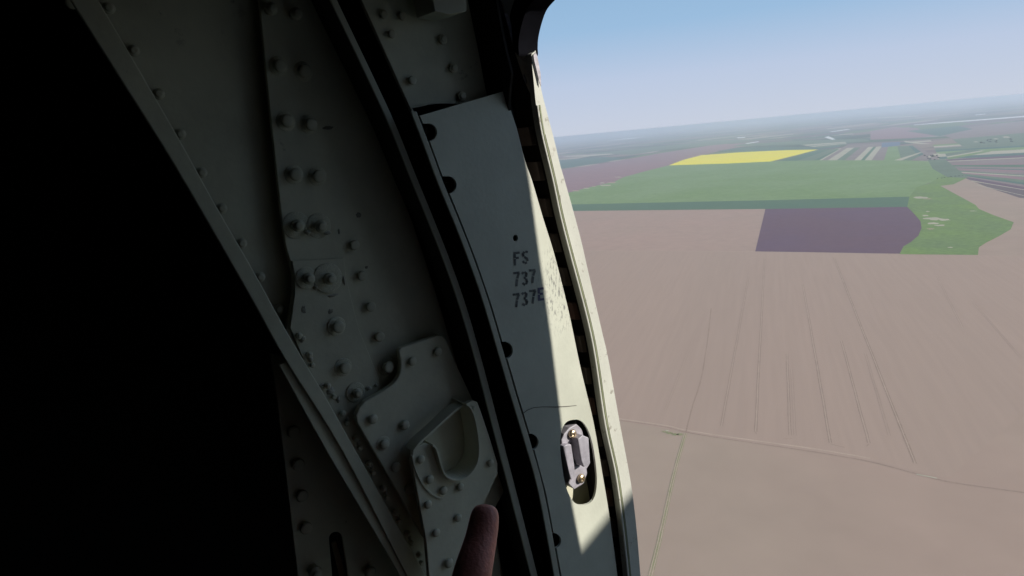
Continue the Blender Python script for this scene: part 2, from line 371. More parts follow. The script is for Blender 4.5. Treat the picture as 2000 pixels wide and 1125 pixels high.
# pale bare patches in the meadow and along the wheat edge
def blotch(cx, cy_, a, b, mt_, h=2.0, n=13):
    pts = []
    for k in range(n):
        t = 2*math.pi*k/n; r = random.uniform(.55, 1.15)
        pts.append((cx+a*r*math.cos(t), cy_+b*r*math.sin(t)))
    field(pts, mt_, h, 'bare_patch')
for cx, cy_, a, b in [(1795, 386, 17, 2.2), (1812, 388.5, 10, 1), (1808, 421, 8, 1.4), (1826, 427, 22, 3), (1822, 436, 14, 2), (1836, 440, 11, 1.6),
                      (1845, 429, 14, 2.2), (1818, 447, 9, 1.3), (1856, 483, 5, 1.2), (1812, 413, 5, 1), (1900, 412, 8, .8), (1982, 438, 5, 1.5)]:
    blotch(cx, cy_, a, b, random.choice([pale, soil_pk, pale]))
for cx, cy_, a, b in [(1125, 372.5, 10, 1.2), (1146, 367.5, 8, 1), (1182, 362, 11, 1.5), (1196, 356.5, 9, 1.2), (1176, 357.5, 7, 1), (1208, 346, 8, .9), (1160, 364, 6, .9)]:
    blotch(cx, cy_, a, b, random.choice([pale, soil_pk]))
for cx, cy_, a, b in [(1830, 302, 10, 2.5), (1816, 306, 5, 1.5), (1965, 268, 8, 1.8), (1945, 271, 6, 1), (1906, 277, 5, 1)]:
    blotch(cx, cy_, a, b, pale)
# tractor tracks
track_dk = gmat('wheel_rut', (.345, .25, .19), None, .05, fine=.2)
track_lt = gmat('pale_rut', (.47, .355, .27), None, .05, fine=.1)
verge = gmat('grassy_verge', (.27, .29, .14), (.37, .31, .20), .06, fine=.2)
def ribbon(pts, wm, material, h, name='track', label=None, off=0):
    P = [G(p[0], p[1], h) for p in (cr([(a, b, 0) for a, b in pts], 8) if len(pts) > 2 else [lerp(pts[0], pts[1], k/12) for k in range(13)])]
    V = []; n = len(P)
    for i, p in enumerate(P):
        d = (P[min(i+1, n-1)]-P[max(i-1, 0)]); d.z = 0; d.normalize(); s = Vector((-d.y, d.x, 0))
        wob = random.uniform(-.12, .12)
        V += [p+s*(off+wob-wm/2), p+s*(off+wob+wm/2)]
    me = bpy.data.meshes.new(name); me.from_pydata([tuple(v) for v in V], [], [(2*i, 2*i+1, 2*i+3, 2*i+2) for i in range(n-1)]); me.update()
    return struct(link(name, me, material), label)
def tram(a, b, st=1.0):
    pts = [(a[0]+(b[0]-a[0])*k/8+random.uniform(-.4, .4), a[1]+(b[1]-a[1])*k/8) for k in range(9)]
    for off in (-1.1, 1.1): ribbon(pts, .85*st, track_dk, .7, off=off)
    ribbon(pts, .6*st, track_lt, .7, off=0)
for a, b, st in [((1476, 843), (1493, 505), 1), ((1543, 850), (1537, 690), .8), ((1622, 865), (1568, 555), .9), ((1697, 865), (1643, 665), .8), ((1787, 905), (1629, 503), 1.15),
                 ((1409, 832), (1462, 540), .7), ((1553, 850), (1546, 720), .35), ((1737, 850), (1690, 690), .3), ((1300, 800), (1362, 640), .3), ((1880, 640), (1830, 540), .4), ((1995, 700), (1900, 590), .35)]:
    tram(a, b, st)
for a, b in [((1475, 843), (1478, 848)), ((1548, 856), (1530, 857)), ((1622, 867), (1650, 874)), ((1697, 867), (1692, 872))]:
    ribbon([a, b], .8, track_dk, .75)
ribbon([(1000, 790), (1212, 821), (1300, 834), (1345, 845), (1450, 862), (1600, 884), (1700, 902), (1790, 925), (1860, 942), (2000, 962), (2200, 990)], 1.3, track_dk, .8, 'track', 'dirt track between the two tan fields')
ribbon([(1000, 787), (1212, 818), (1300, 831), (1345, 841), (1450, 857), (1600, 878), (1700, 895)], 2.2, track_lt, .7)
ribbon([(1790, 926), (1830, 934)], 1.6, pale, .9)
ribbon([(1130, 490), (1475, 491.5), (1700, 495), (1908, 498)], 3.0, track_lt, 1.2, 'track', 'dirt track along the bottom of the dark field')
tr_pts = [(1339, 846), (1332, 870), (1322, 905), (1311, 950), (1299, 1005), (1286, 1062), (1270, 1126), (1250, 1210), (1225, 1330)]
ribbon(tr_pts, 3.4, verge, .8, 'track', 'grassy farm track running down to the lower edge')
ribbon(tr_pts, .7, track_lt, .95, off=-.9); ribbon(tr_pts, .7, track_lt, .95, off=.9)
ribbon([(1340, 843), (1352, 795), (1369, 741), (1381, 670), (1389, 602)], 1.4, track_dk, .75)
for a in ((1308, 846), (1318, 848), (1328, 848), (1300, 843)): blotch(a[0], a[1], 8, 2.5, verge, 1.0)
blotch(1303, 841, 4, 1.2, pale, 1.3)

# scattered far shrubs along field margins
leaf = gmat('shrub_foliage', (.05, .075, .04), (.08, .10, .05), .2, fine=.3)
def shrub_mesh(seed):
    rr = random.Random(seed); bm = bmesh.new()
    for k in range(5):
        mtx = Matrix.Translation((rr.uniform(-3, 3), rr.uniform(-3, 3), rr.uniform(1.2, 3))) @ Matrix.Scale(rr.uniform(1.4, 2.6), 4)
        r_ = bmesh.ops.create_icosphere(bm, subdivisions=2, radius=1, matrix=mtx)
        for v in r_['verts']: v.co += Vector((rr.uniform(-.4, .4), rr.uniform(-.4, .4), rr.uniform(-.4, .4)))
    me = bpy.data.meshes.new('shrub'); bm.to_mesh(me); bm.free(); me.materials.append(leaf); return me
shr = [shrub_mesh(k) for k in range(3)]
def shrub(px, py, s=1, lab='', grp=''):
    o = bpy.data.objects.new('shrub', random.choice(shr)); C.objects.link(o); o.location = G(px, py); o.scale = (s, s, s*.8)
    o.rotation_euler.z = random.uniform(0, 6)
    o['label'] = lab; o['category'] = 'shrub'; o['group'] = grp
for k in range(14): shrub(1814+random.gauss(0, 6)+k*.8, 306+random.uniform(-3, 8), random.uniform(1, 1.8), 'dark shrub in the clump at the far right corner of the wheat field', 'shrubs at the wheat field corner')
for k in range(12): shrub(1940+random.uniform(-30, 40), 279-.1*random.uniform(0, 60)+random.uniform(-2, 2), random.uniform(1.2, 2.4), 'tiny dark shrub among the far strip fields near the right picture edge', 'shrubs among the far strip fields')
for k in range(8): shrub(1830+k*7+random.uniform(-2, 2), 349-k*.9+random.uniform(-.5, .5), random.uniform(.5, .9), 'small shrub in the row between the wheat and the meadow', 'shrubs along the ditch by the meadow')

# ------------------------------------------------------------------ haze
hz = bpy.data.materials.new('haze'); hz.use_nodes = True; t = hz.node_tree
for n_ in list(t.nodes):
    if n_.type == 'BSDF_PRINCIPLED': t.nodes.remove(n_)
pv = t.nodes.new('ShaderNodeVolumePrincipled'); pv.inputs['Color'].default_value = (.80, .88, 1.0, 1); pv.inputs['Density'].default_value = 7.5e-5
pv.inputs['Anisotropy'].default_value = 0.2
t.links.new(pv.outputs[0], [n_ for n_ in t.nodes if n_.type == 'OUTPUT_MATERIAL'][0].inputs['Volume'])
ho = link('haze', box_mesh('haze', (-115000, -115000, -H-1.8), (115000, 115000, 3.0)), hz); ho['kind'] = 'stuff'; ho['label'] = 'thin pale blue haze over the farmland'

# ------------------------------------------------------------------ the aircraft
air = bpy.data.objects.new('airplane', None); C.objects.link(air); air.location = (0, 0, 0)
air['label'] = 'riveted grey-green airplane fuselage frame beside the open jump door'; air['category'] = 'airplane'

rivet_me = lathe_mesh('rivet', [(.70, 0), (.70, .72), (.98, .80), (1.0, .88), (1.0, 1.12), (.93, 1.28), (.7, 1.38), (.35, 1.41)], 20); rivet_me.materials.append(fast)
flat_me = lathe_mesh('small_rivet', [(.72, 0), (.72, .30), (.98, .38), (1.0, .55), (.87, .78), (.5, .92), (.2, .96)], 18); flat_me.materials.append(fast)
bolt_me = lathe_mesh('bolt', [(.78, 0), (.78, 1.15), (1.0, 1.25), (1.0, 1.6), (.9, 1.75), (.66, 1.8), (.66, 2.35), (.55, 2.5), (.3, 2.55)], 20); bolt_me.materials.append(fast)
wash_me = lathe_mesh('washer', [(1.0, 0), (1.0, .035), (.96, .06), (.6, .065)], 28); wash_me.materials.append(paint)
def screw_mesh(material):
    bm = bmesh.new(); n = 24
    prof = [(1.0, 0), (1.0, .25), (.9, .48), (.65, .62), (.62, .62)]
    rings = [[bm.verts.new((h, r*math.cos(2*math.pi*k/n), r*math.sin(2*math.pi*k/n))) for k in range(n)] for r, h in prof]
    # cross recess
    c = []
    for k in range(n):
        a = 2*math.pi*k/n; q = k % 6
        r = .52 if q in (0,) else (.40 if q in (1, 5) else .17)
        c.append(bm.verts.new((.60, r*math.cos(a), r*math.sin(a))))
    rings.append(c)
    rings.append([bm.verts.new((.25, v.co.y*.85, v.co.z*.85)) for v in c])
    for a, b in zip(rings, rings[1:]):
        for k in range(n): bm.faces.new((a[k], a[(k+1) % n], b[(k+1) % n], b[k]))
    bm.faces.new(rings[-1]); bmesh.ops.recalc_face_normals(bm, faces=bm.faces)
    me = bpy.data.meshes.new('screw'); bm.to_mesh(me); bm.free(); me.materials.append(material); return me
screw_me = screw_mesh(steel); brass_me = screw_mesh(brass); pscrew_me = screw_mesh(fast)

def fastener(px, py, pr, x, parent, me=rivet_me, name='rivet', hk=1.0, spin=True):
    p = PX(px, py, x); r = mmpx(p)*pr
    o = bpy.data.objects.new(name, me); C.objects.link(o); o.parent = parent
    o.location = p; o.scale = (r*hk, r, r)
    o.rotation_euler = (random.uniform(0, 6) if spin else 0, random.uniform(-.05, .05), random.uniform(-.05, .05)); return o

# --- enclosure of the cabin (unseen sides keep the daylight to the doorway)
FL = [(1038, 112), (1043, 165), (1047, 205), (1056, 262), (1077, 350), (1092, 421), (1110, 492), (1129, 563), (1147, 634), (1160, 700), (1179, 828), (1200, 927), (1213, 1021), (1224, 1125), (1234, 1240)]
FR = [(1047, 104), (1056, 168), (1069, 222), (1082, 271), (1094, 321), (1103, 352), (1132, 457), (1150, 535), (1177, 652), (1188, 700), (1211, 828), (1232, 942), (1243, 1030), (1251, 1125), (1260, 1240)]
XF = .05
prof = [PX(p.x, p.y, XF) for p in cr([(a, b, 0) for a, b in FR], 3)]
top, bot = prof[0], prof[-1]
ext_up = [Vector((XF, top.y - .03, top.z + .10)), Vector((XF, top.y-.10, top.z+.25)), Vector((XF, top.y-.25, top.z+.45)), Vector((XF, top.y-.55, top.z+.62)), Vector((XF, -2.9, top.z+.66))]
ext_dn = [Vector((XF, bot.y+.02, bot.z-.2)), Vector((XF, bot.y+.0, bot.z-.6)), Vector((XF, bot.y-.1, -1.72))]
allp = ext_up[::-1]+prof+ext_dn
def skin(name, pts, x0, x1, material=skin_ext, th=.004):
    # curved sheet with thickness: outer profile and inner profile
    V = []; n = len(pts)
    for x in (x0, x1):
        for d in (-.003, -.003-th):
            for i, p in enumerate(pts):
                a = pts[max(i-1, 0)]; b_ = pts[min(i+1, n-1)]; tg = Vector((0, b_.y-a.y, b_.z-a.z)).normalized(); nn = Vector((0, -tg.z, tg.y))
                if nn.y < 0 and abs(nn.y) > abs(nn.z): nn = -nn
                if abs(nn.z) > abs(nn.y) and nn.z < 0: nn = -nn
                V.append((x, p.y+nn.y*d, p.z+nn.z*d))
    Fc = []
    for i in range(n-1):
        Fc += [(i, i+1, 2*n+i+1, 2*n+i), (n+i, n+i+1, 3*n+i+1, 3*n+i), (i, i+1, n+i+1, n+i), (2*n+i, 2*n+i+1, 3*n+i+1, 3*n+i)]
    Fc += [(0, n, 3*n, 2*n), (n-1, 2*n-1, 4*n-1, 3*n-1)]
    me = bpy.data.meshes.new(name); me.from_pydata(V, [], Fc); me.update()
    return link(name, me, material, air)
skin('fuselage_skin', allp, -3.0, -.002)
skin('fuselage_skin', allp, .76, 3.2)
# roof above the doorway
skin('fuselage_skin', ext_up[::-1], -.002, .76)
skin('fuselage_skin', [ext_dn[1]+Vector((0, 0, -.8)), ext_dn[2]], -.002, .76)
link('cabin_floor', box_mesh('cabin_floor', (-3.0, -2.9, -1.76), (3.2, bot.y-.1, -1.72)), floor_m, air)
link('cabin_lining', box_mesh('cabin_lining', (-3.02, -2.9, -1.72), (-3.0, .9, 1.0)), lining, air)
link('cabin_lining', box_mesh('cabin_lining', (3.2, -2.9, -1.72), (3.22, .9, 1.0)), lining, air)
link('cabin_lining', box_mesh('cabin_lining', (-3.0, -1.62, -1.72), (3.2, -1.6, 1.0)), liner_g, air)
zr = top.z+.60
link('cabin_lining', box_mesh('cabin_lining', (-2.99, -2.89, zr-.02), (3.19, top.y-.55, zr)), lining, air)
# black sheet added aft of the frame; its colour holds the unlit cabin's dark
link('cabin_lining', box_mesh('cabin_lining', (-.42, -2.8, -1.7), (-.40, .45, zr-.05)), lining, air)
# forward jamb web
link('door_jamb', box_mesh('door_jamb', (.77, .20, -1.7), (.80, bot.y-.08, zr-.3)), rail_paint, air, .001)

# --- web sheets, left to right
webB = plate('web_sheet', [(-40, -260), (520, -260), (600, 420), (640, 640), (600, 760), (395, 395), (150, -20)], -.012, .003, paint, air)
leftC = [(500, -60), (507, 0), (516, 100), (528, 220), (540, 330), (550, 425), (558, 480), (566, 507), (572, 540), (572, 575), (566, 610), (558, 645)]
webC = plate('web_sheet', leftC+[(600, 740), (700, 900), (830, 1120), (880, 1250), (1060, 1250), (1010, 980), (940, 720), (850, 420), (760, 180), (690, -60)], 0.0, .004, paint, air)
webG = plate('web_sheet', cr([(528, 690, 0), (540, 770, 0), (553, 880, 0), (566, 990, 0), (582, 1125, 0), (596, 1220, 0)], 3) and
             [(528, 690), (540, 770), (553, 880), (566, 990), (582, 1125), (596, 1230), (1000, 1230), (760, 760)], -.045, .003, paint, air,
             holes=[[(p[0], p[1]) for p in ellipse(656, 1052, 13, 13, 12, 0, math.pi, 2*math.pi, False)]+[(688, 1180), (654, 1180)]])
bar = plate('slot_bar', [(648, 1062), (656, 1056), (682, 1140), (700, 1220), (686, 1220)], -.062, .002, paint, webG)

# thin doubler on web C (its top edge shows as a step)
dbl = plate('doubler', [(571, 510), (672, 504), (676, 540), (700, 640), (740, 740), (735, 800), (690, 880), (600, 720), (567, 640), (576, 575), (576, 540)], .003, .003, paint, webC, bevel=.0004)

# fasteners of web C
for (x1, y1), (x2, y2) in [((544, 130), (592, 140)), ((558, 237), (604, 243)), ((574, 341), (619, 344))]:
    fastener(x1, y1, 12.5, 0, webC, hk=.9); fastener(x2, y2, 12.5, 0, webC, hk=.9)
    fastener(x1, y1, 19, 0, webC, wash_me, 'washer'); fastener(x2, y2, 19, 0, webC, wash_me, 'washer')
for x1, y1 in [(525, 20), (573, 30)]:
    fastener(x1, y1, 12, 0, webC, bolt_me, 'bolt', .9)
for x1, y1, wr in [(578, 440, 27), (622, 441, 25)]:
    fastener(x1, y1, wr, 0, webC, wash_me, 'washer'); fastener(x1, y1, 12.5, 0, webC, bolt_me, 'bolt', .75)
for x1, y1, wr in [(598, 543, 22), (640, 543, 30)]:
    fastener(x1, y1, wr, .0032, webC, wash_me, 'washer'); fastener(x1, y1, 12, .0032, webC, bolt_me, 'bolt', .75)
for x1, y1 in [(689, 478), (704, 538), (721, 598), (738, 656)]: fastener(x1, y1, 10, 0, webC, hk=.8)
for x1, y1, s_ in [(657, 637, 12), (670, 717, 11.5), (754, 715, 11.5)]:
    fastener(x1, y1, s_, .0032, webC, hk=.9); fastener(x1, y1, s_*1.6, .0032 if x1 < 700 else 0, webC, wash_me, 'washer')
fastener(694, 766, 20, .0032, webC, wash_me, 'washer'); fastener(694, 766, 10, .0032, webC, bolt_me, 'bolt', .7)
# screw row along the strap, upper part, on the left sheet
for i, (x1, y1) in enumerate([(143, 8), (215, 18), (263, 100), (312, 185), (353, 262), (395, 337), (434, 407), (473, 475), (509, 540), (545, 603)]):
    fastener(x1-4, y1, 11.5-i*.2, -.012, webB, bolt_me if i else rivet_me, 'bolt', .62)
# paired small screws along the lower strap
for i, (x1, y1, x2, y2) in enumerate([(582, 655, 590, 660), (602, 692, 608, 712), (638, 752, 650, 774), (667, 806, 675, 825), (693, 855, 700, 873), (719, 904, 726, 922), (746, 952, 753, 970), (770, 998, 777, 1016), (793, 1040, 800, 1058), (816, 1081, 821, 1097)]):
    fastener(x1, y1, 6.5, .0032, webC, bolt_me, 'bolt', .7); fastener(x2, y2, 5, .0032, webC, rivet_me, 'rivet', 1.4)
# squeezed-out sealant crumbs and smears round the bolts
seal_m = mat('old_sealant', (.50, .48, .40), .7, vary=.25, vscale=400, bump=.6, bscale=900)
grime = mat('oily_grime', (.24, .23, .18), .55, vary=.3, vscale=500)
def blob(px, py, rx, ry, x, hgt, material, name='sealant'):
    p = PX(px, py, x); k = mmpx(p); n = 14; V = [(p.x+hgt, p.y, p.z)]
    for t_, hh in ((.6, .8), (1, 0)):
        for q in range(n):
            a = 2*math.pi*q/n; f = random.uniform(.7, 1.15)*t_*k
            V.append((p.x+hgt*hh, p.y+rx*f*math.cos(a), p.z+ry*f*math.sin(a)))
    Fc = [(0, 1+q, 1+(q+1) % n) for q in range(n)]+[(1+q, 1+n+q, 1+n+(q+1) % n, 1+(q+1) % n) for q in range(n)]
    me = bpy.data.meshes.new(name); me.from_pydata(V, [], Fc); me.update(); link(name, me, material, webC, 0, True)
for px, py, rx, ry, hh in [(601, 454, 7, 5, .002), (640, 455, 8, 4, .0015), (662, 452, 3, 6, .0015), (616, 560, 6, 7, .002), (607, 552, 5, 4, .002), (672, 548, 3, 9, .0012), (650, 577, 12, 3, .001),
                           (590, 664, 7, 6, .002), (606, 700, 6, 8, .002), (646, 764, 9, 9, .002), (660, 780, 5, 7, .002), (678, 820, 5, 6, .002), (700, 864, 5, 8, .002), (726, 912, 4, 7, .0018), (753, 962, 4, 7, .0018), (778, 1008, 4, 7, .0018), (800, 1050, 4, 7, .0018),
                           (720, 758, 7, 5, .002), (734, 752, 4, 4, .002), (628, 752, 6, 3, .001)]:
    blob(px, py, rx, ry, .0031, hh, seal_m)
for px, py, rx, ry in [(593, 605, 5, 9), (645, 608, 6, 5), (716, 522, 4, 3), (640, 250, 14, 4), (700, 420, 6, 5)]:
    blob(px, py, rx, ry, .0031 if px < 690 and py > 500 else .0002, .0002, grime, 'grime_mark')
# web G fasteners
for x1, y1 in [(570, 842), (580, 905), (587, 966), (595, 1028)]: fastener(x1, y1, 12, -.045, webG, hk=.8)
fastener(610, 1110, 13, -.045, webG, bolt_me, 'bolt', .9); fastener(717, 1113, 12, -.045, webG)

# --- diagonal strap: a proud upper flange and a second leg below it
strapL = [(62, -120), (138, 0), (194, 89), (284, 231), (327, 300), (392, 410), (494, 588), (556, 700), (668, 880), (795, 1125), (850, 1230)]
strapR = [(110, -130), (192, 0), (338, 250), (420, 398), (497, 532), (563, 652), (640, 782), (720, 925), (800, 1068), (836, 1130), (890, 1230)]
strap = band('diagonal_strap', [(a, b, 0) for a, b in strapL], [(a, b, 0) for a, b in strapR], .010, .003, paint, air)
strap2 = band('diagonal_strap', [(545, 713, 0), (640, 885, 0), (720, 1020, 0), (781, 1125, 0), (840, 1235, 0)], [(572, 700, 0), (665, 862, 0), (740, 990, 0), (815, 1125, 0), (870, 1230, 0)], .0065, .003, paint, air)
# upstand lip along the strap's inner edge
lipc = [(a+3, b, 0) for a, b in strapR]
lip = None and band('strap_lip', [(a-26, b, 0) for a, b, _ in lipc], [(a-21, b, 0) for a, b, _ in lipc], .0108, .0008, paint, strap, bevel=.0003)

# --- frame rails: a proud edge with a deep web behind it
def rail(pts, wpx, x, depth, name='door_rail', material=rail_paint):
    L = [(a-wpx/2, b, 0) for a, b in pts]; Rr = [(a+wpx/2, b, 0) for a, b in pts]
    cap = band(name, L, Rr, x, .002, material, air, .0005)
    wl = [(a+wpx*.18, b, 0) for a, b in pts]; wr = [(a+wpx*.42, b, 0) for a, b in pts]
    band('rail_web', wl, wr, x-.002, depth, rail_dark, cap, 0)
    return cap
r1 = [(620, -70), (652, 0), (690, 80), (728, 160), (768, 247), (806, 342), (840, 425), (872, 506), (903, 594), (934, 700), (968, 830), (1003, 964), (1044, 1125), (1070, 1230)]
rail(r1, 13, .036, .036)
r2 = [(808, 217), (834, 285), (858, 350), (894, 438), (921, 508), (950, 592), (979, 690), (1003, 772), (1032, 868), (1058, 964), (1088, 1125), (1105, 1230)]
rail(r2, 11, .049, .048)
# sloping outer wall of the first rail (inboard foot flange)
# floor of the channel between the rails, its shade put into the black
band('channel_floor', [(600, -70, 0), (720, 200, 0), (850, 560, 0), (950, 930, 0), (1000, 1230, 0)], [(760, -70, 0), (860, 230, 0), (950, 560, 0), (1060, 930, 0), (1100, 1230, 0)], .004, .003, rubber_and_shade, air)

# --- upper sheet D behind the lettered plate
webD = plate('web_sheet', [(676, -70), (706, 0), (750, 98), (806, 222), (870, 390), (980, 390), (960, 230), (935, 100), (900, -70)], .030, .004, paint, air)
for x1, y1 in [(747, 30), (783, 33), (763, 68), (802, 158)]: fastener(x1, y1, 8.5, .030, webD, hk=.8)
for x1, y1 in [(862, 78), (883, 134), (899, 188)]: fastener(x1, y1, 9.5, .030, webD, bolt_me, 'bolt', .45)
# block at the top
blk = plate('stiffener_clip', [(832, -60), (908, -60), (912, 22), (880, 28), (850, 22)], .062, .026, rail_paint, air)
# dark sheet between sheet D and the jamb: the gap's shade as colour
dk = plate('jamb_shade_sheet', [(860, -90), (1000, -90), (1010, 60), (1030, 120), (1050, 250), (1075, 390), (960, 390), (900, 160)], -.01, .003, dark_ch, air)
shade_edge = [PX(p.x, p.y, .05) for p in cr([(a, b, 0) for a, b in [(938, -90), (952, 0), (969, 90), (990, 172), (1011, 245), (1028, 310), (1042, 352), (1066, 433), (1085, 494), (1112, 600), (1133, 700), (1145, 752), (1163, 828), (1180, 927), (1193, 1006), (1209, 1125), (1221, 1228)]], 3)]
Vs = []; ns = len(shade_edge)  # thin wall added to block daylight from sheet D
for k_, p in enumerate(shade_edge):
    x1_ = .062 if k_ < 9 else max(.0435, .062-.0065*(k_-8)); off_ = .0012
    Vs += [(-.02, p.y-off_, p.z), (x1_, p.y-off_, p.z), (x1_, p.y+off_, p.z), (-.02, p.y+off_, p.z)]
Fs_ = [(4*k_+a, 4*k_+(a+1) % 4, 4*k_+4+(a+1) % 4, 4*k_+4+a) for k_ in range(ns-1) for a in range(4)]+[(0, 1, 2, 3), (4*ns-1, 4*ns-2, 4*ns-3, 4*ns-4)]
me = bpy.data.meshes.new('jamb_light_block'); me.from_pydata(Vs, [], Fs_); me.update(); link('jamb_light_block', me, dark_ch, air)

# --- lettered plate E
def notch(cx, cy_, r, tilt):
    """half-round cutout opened to the left edge"""
    return ellipse(cx, cy_, r*.92, r, 12, tilt, -math.pi*.5, math.pi*.5, False)
leftE = [(823, 228)]
for cx, cy_, r in [(838, 258, 17), (876, 361, 17), (986, 684, 17), (1037, 863, 16), (1082, 1056, 15)]:
    leftE += [(x_, y_) for x_, y_ in notch(cx, cy_, r, -.25)]
leftE += [(1100, 1180), (1108, 1230)]
# refine the edge between notches so it follows the rail
def edge_x(y):
    pts = r2
    for (xa, ya), (xb, yb) in zip(pts, pts[1:]):
        if ya <= y <= yb: return xa+(xb-xa)*(y-ya)/(yb-ya)+9
    return pts[-1][0]+9
le = []
ys = [228]+[258, 361, 684, 863, 1056]
prev_y = 226
for cx, cy_, r in [(838, 258, 17), (876, 361, 17), (986, 684, 17), (1037, 863, 16), (1082, 1056, 15)]:
    y = prev_y
    while y < cy_-r-2: le.append((edge_x(y), y)); y += 22
    le.append((edge_x(cy_-r), cy_-r))
    le += [(x_, y_) for x_, y_ in notch(cx, cy_, r, -.25)]
    le.append((edge_x(cy_+r), cy_+r)); prev_y = cy_+r+20
while prev_y < 1225: le.append((edge_x(prev_y), prev_y)); prev_y += 25
le.append((edge_x(1228), 1228))
rightE = [(985, 178), (1009, 249), (1026, 315), (1039, 352), (1063, 433), (1082, 494), (1109, 600), (1130, 700), (1142, 752), (1160, 828), (1177, 927), (1190, 1006), (1206, 1125), (1218, 1228)]
rE = [(p.x, p.y) for p in cr([(a, b, 0) for a, b in rightE[1:]], 4)]
oval = []
for k in range(40):
    t_ = 2*math.pi*k/40; a_ = 33*math.copysign(abs(math.cos(t_))**.75, math.cos(t_)); b_ = 84*math.copysign(abs(math.sin(t_))**.8, math.sin(t_))
    rot = -.13; oval.append((1130+a_*math.cos(rot)-b_*math.sin(rot), 903+a_*math.sin(rot)+b_*math.cos(rot)))
XE = .045
E_ = plate('lettered_plate', le+[(x_, y_) for x_, y_ in reversed([(985, 178)]+rE)], XE, .0025, paint_plate, air, holes=[oval, ellipse(1007, 465, 5, 6.5, 14)], bevel=.0005)
E_['label'] = 'long scuffed plate stencilled FS 737 737E'
# dark back of the notches and of the recess
band('recess_backing', [(800, 200, 0), (880, 420, 0), (960, 640, 0), (1030, 900, 0), (1080, 1230, 0)], [(930, 200, 0), (990, 420, 0), (1070, 700, 0), (1110, 800, 0), (1090, 1230, 0)], .030, .003, rubber_and_shade, air)
# notch fastener glimpses
for x1, y1 in [(833, 256), (871, 360)]: fastener(x1, y1, 6, .031, E_, screw_me, 'screw', 1)
# the oval recess: pan behind the hole
pan = plate('recess_pan', [(1050, 780), (1190, 780), (1225, 1030), (1090, 1030)], .022, .003, paint, air)
pan_rim = None
# latch bracket: two end lugs with screws, two rails between them, dark slot
XL = .050
latch = plate('latch_bracket', [(1102, 848), (1112, 836), (1126, 828), (1137, 838), (1140, 852), (1150, 856), (1153, 905), (1146, 916), (1147, 925), (1141, 944), (1122, 956), (1111, 944), (1114, 936), (1109, 905), (1098, 873), (1097, 860)], .040, .010, latch_m, air,
              holes=[[(1113, 866), (1124, 860), (1134, 862), (1139, 908), (1122, 912)]], bevel=.0009)
latch['label'] = 'small grey metal latch striker set in the oval recess'
plate('latch_rib', [(1129, 858), (1138, 850), (1150, 855), (1153, 905), (1141, 913), (1136, 900)], .050, .012, latch_m, latch, bevel=.0009)
plate('latch_rib', [(1100, 872), (1108, 868), (1116, 868), (1122, 908), (1124, 930), (1116, 938), (1112, 925)], .045, .006, latch_m, latch, bevel=.0009)
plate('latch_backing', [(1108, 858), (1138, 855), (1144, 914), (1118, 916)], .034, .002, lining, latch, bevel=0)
fastener(1117, 847, 9, .041, latch, brass_me, 'screw', 1.2); fastener(1134, 934, 9, .041, latch, brass_me, 'screw', 1.2)
# hairline crack in the sealant
def ink_strip(name, px, wpx, x, material, parent, wob=0):
    P = [PX(a, b, x) for a, b in px]; V = []
    for i, p in enumerate(P):
        d = P[min(i+1, len(P)-1)]-P[max(i-1, 0)]; d.normalize(); s = Vector((0, -d.z, d.y))*mmpx(p)*wpx/2*random.uniform(1-wob, 1+wob)
        V += [p+s, p-s]
    me = bpy.data.meshes.new(name); me.from_pydata([tuple(v) for v in V], [], [(2*i, 2*i+1, 2*i+3, 2*i+2) for i in range(len(P)-1)]); me.update()
    return link(name, me, material, parent)
ink_strip('hairline_crack', [(1022, 807), (1030, 801), (1043, 796), (1060, 794.5), (1085, 795), (1105, 794), (1126, 792)], 1.5, XE+.0003, crack_m, E_, .5)

# --- stencilled lettering
glyph = {
 'F': [((0, 0), (.16, .42)), ((0, .58), (.16, 1)), ],
}
def seg(a, b, w_): return (a, b, w_)
GL = {  # strokes in a unit box: (x0,y0)->(x1,y1), y down, broken as a stencil is
 'F': [((.12, .0), (.12, .42)), ((.12, .56), (.12, 1.0)), ((.30, .07), (.85, .07)), ((.30, .46), (.70, .46))],
 'S': [((.80, .10), (.55, .05)), ((.35, .07), (.16, .22)), ((.16, .22), (.24, .40)), ((.40, .48), (.72, .60)), ((.72, .60), (.80, .78)), ((.66, .93), (.44, .95)), ((.28, .90), (.15, .78))],
 '7': [((.02, .06), (.32, .06)), ((.46, .06), (.84, .06)), ((.80, .12), (.58, .45)), ((.54, .56), (.42, 1.0))],
 '3': [((.12, .14), (.30, .06)), ((.48, .05), (.74, .16)), ((.74, .16), (.66, .38)), ((.40, .46), (.58, .47)), ((.68, .56), (.80, .74)), ((.80, .74), (.66, .92)), ((.48, .96), (.18, .84))],
 'E': [((.12, .0), (.12, .42)), ((.12, .56), (.12, 1.0)), ((.30, .06), (.85, .06)), ((.30, .48), (.7, .48)), ((.30, .94), (.85, .94))],
}
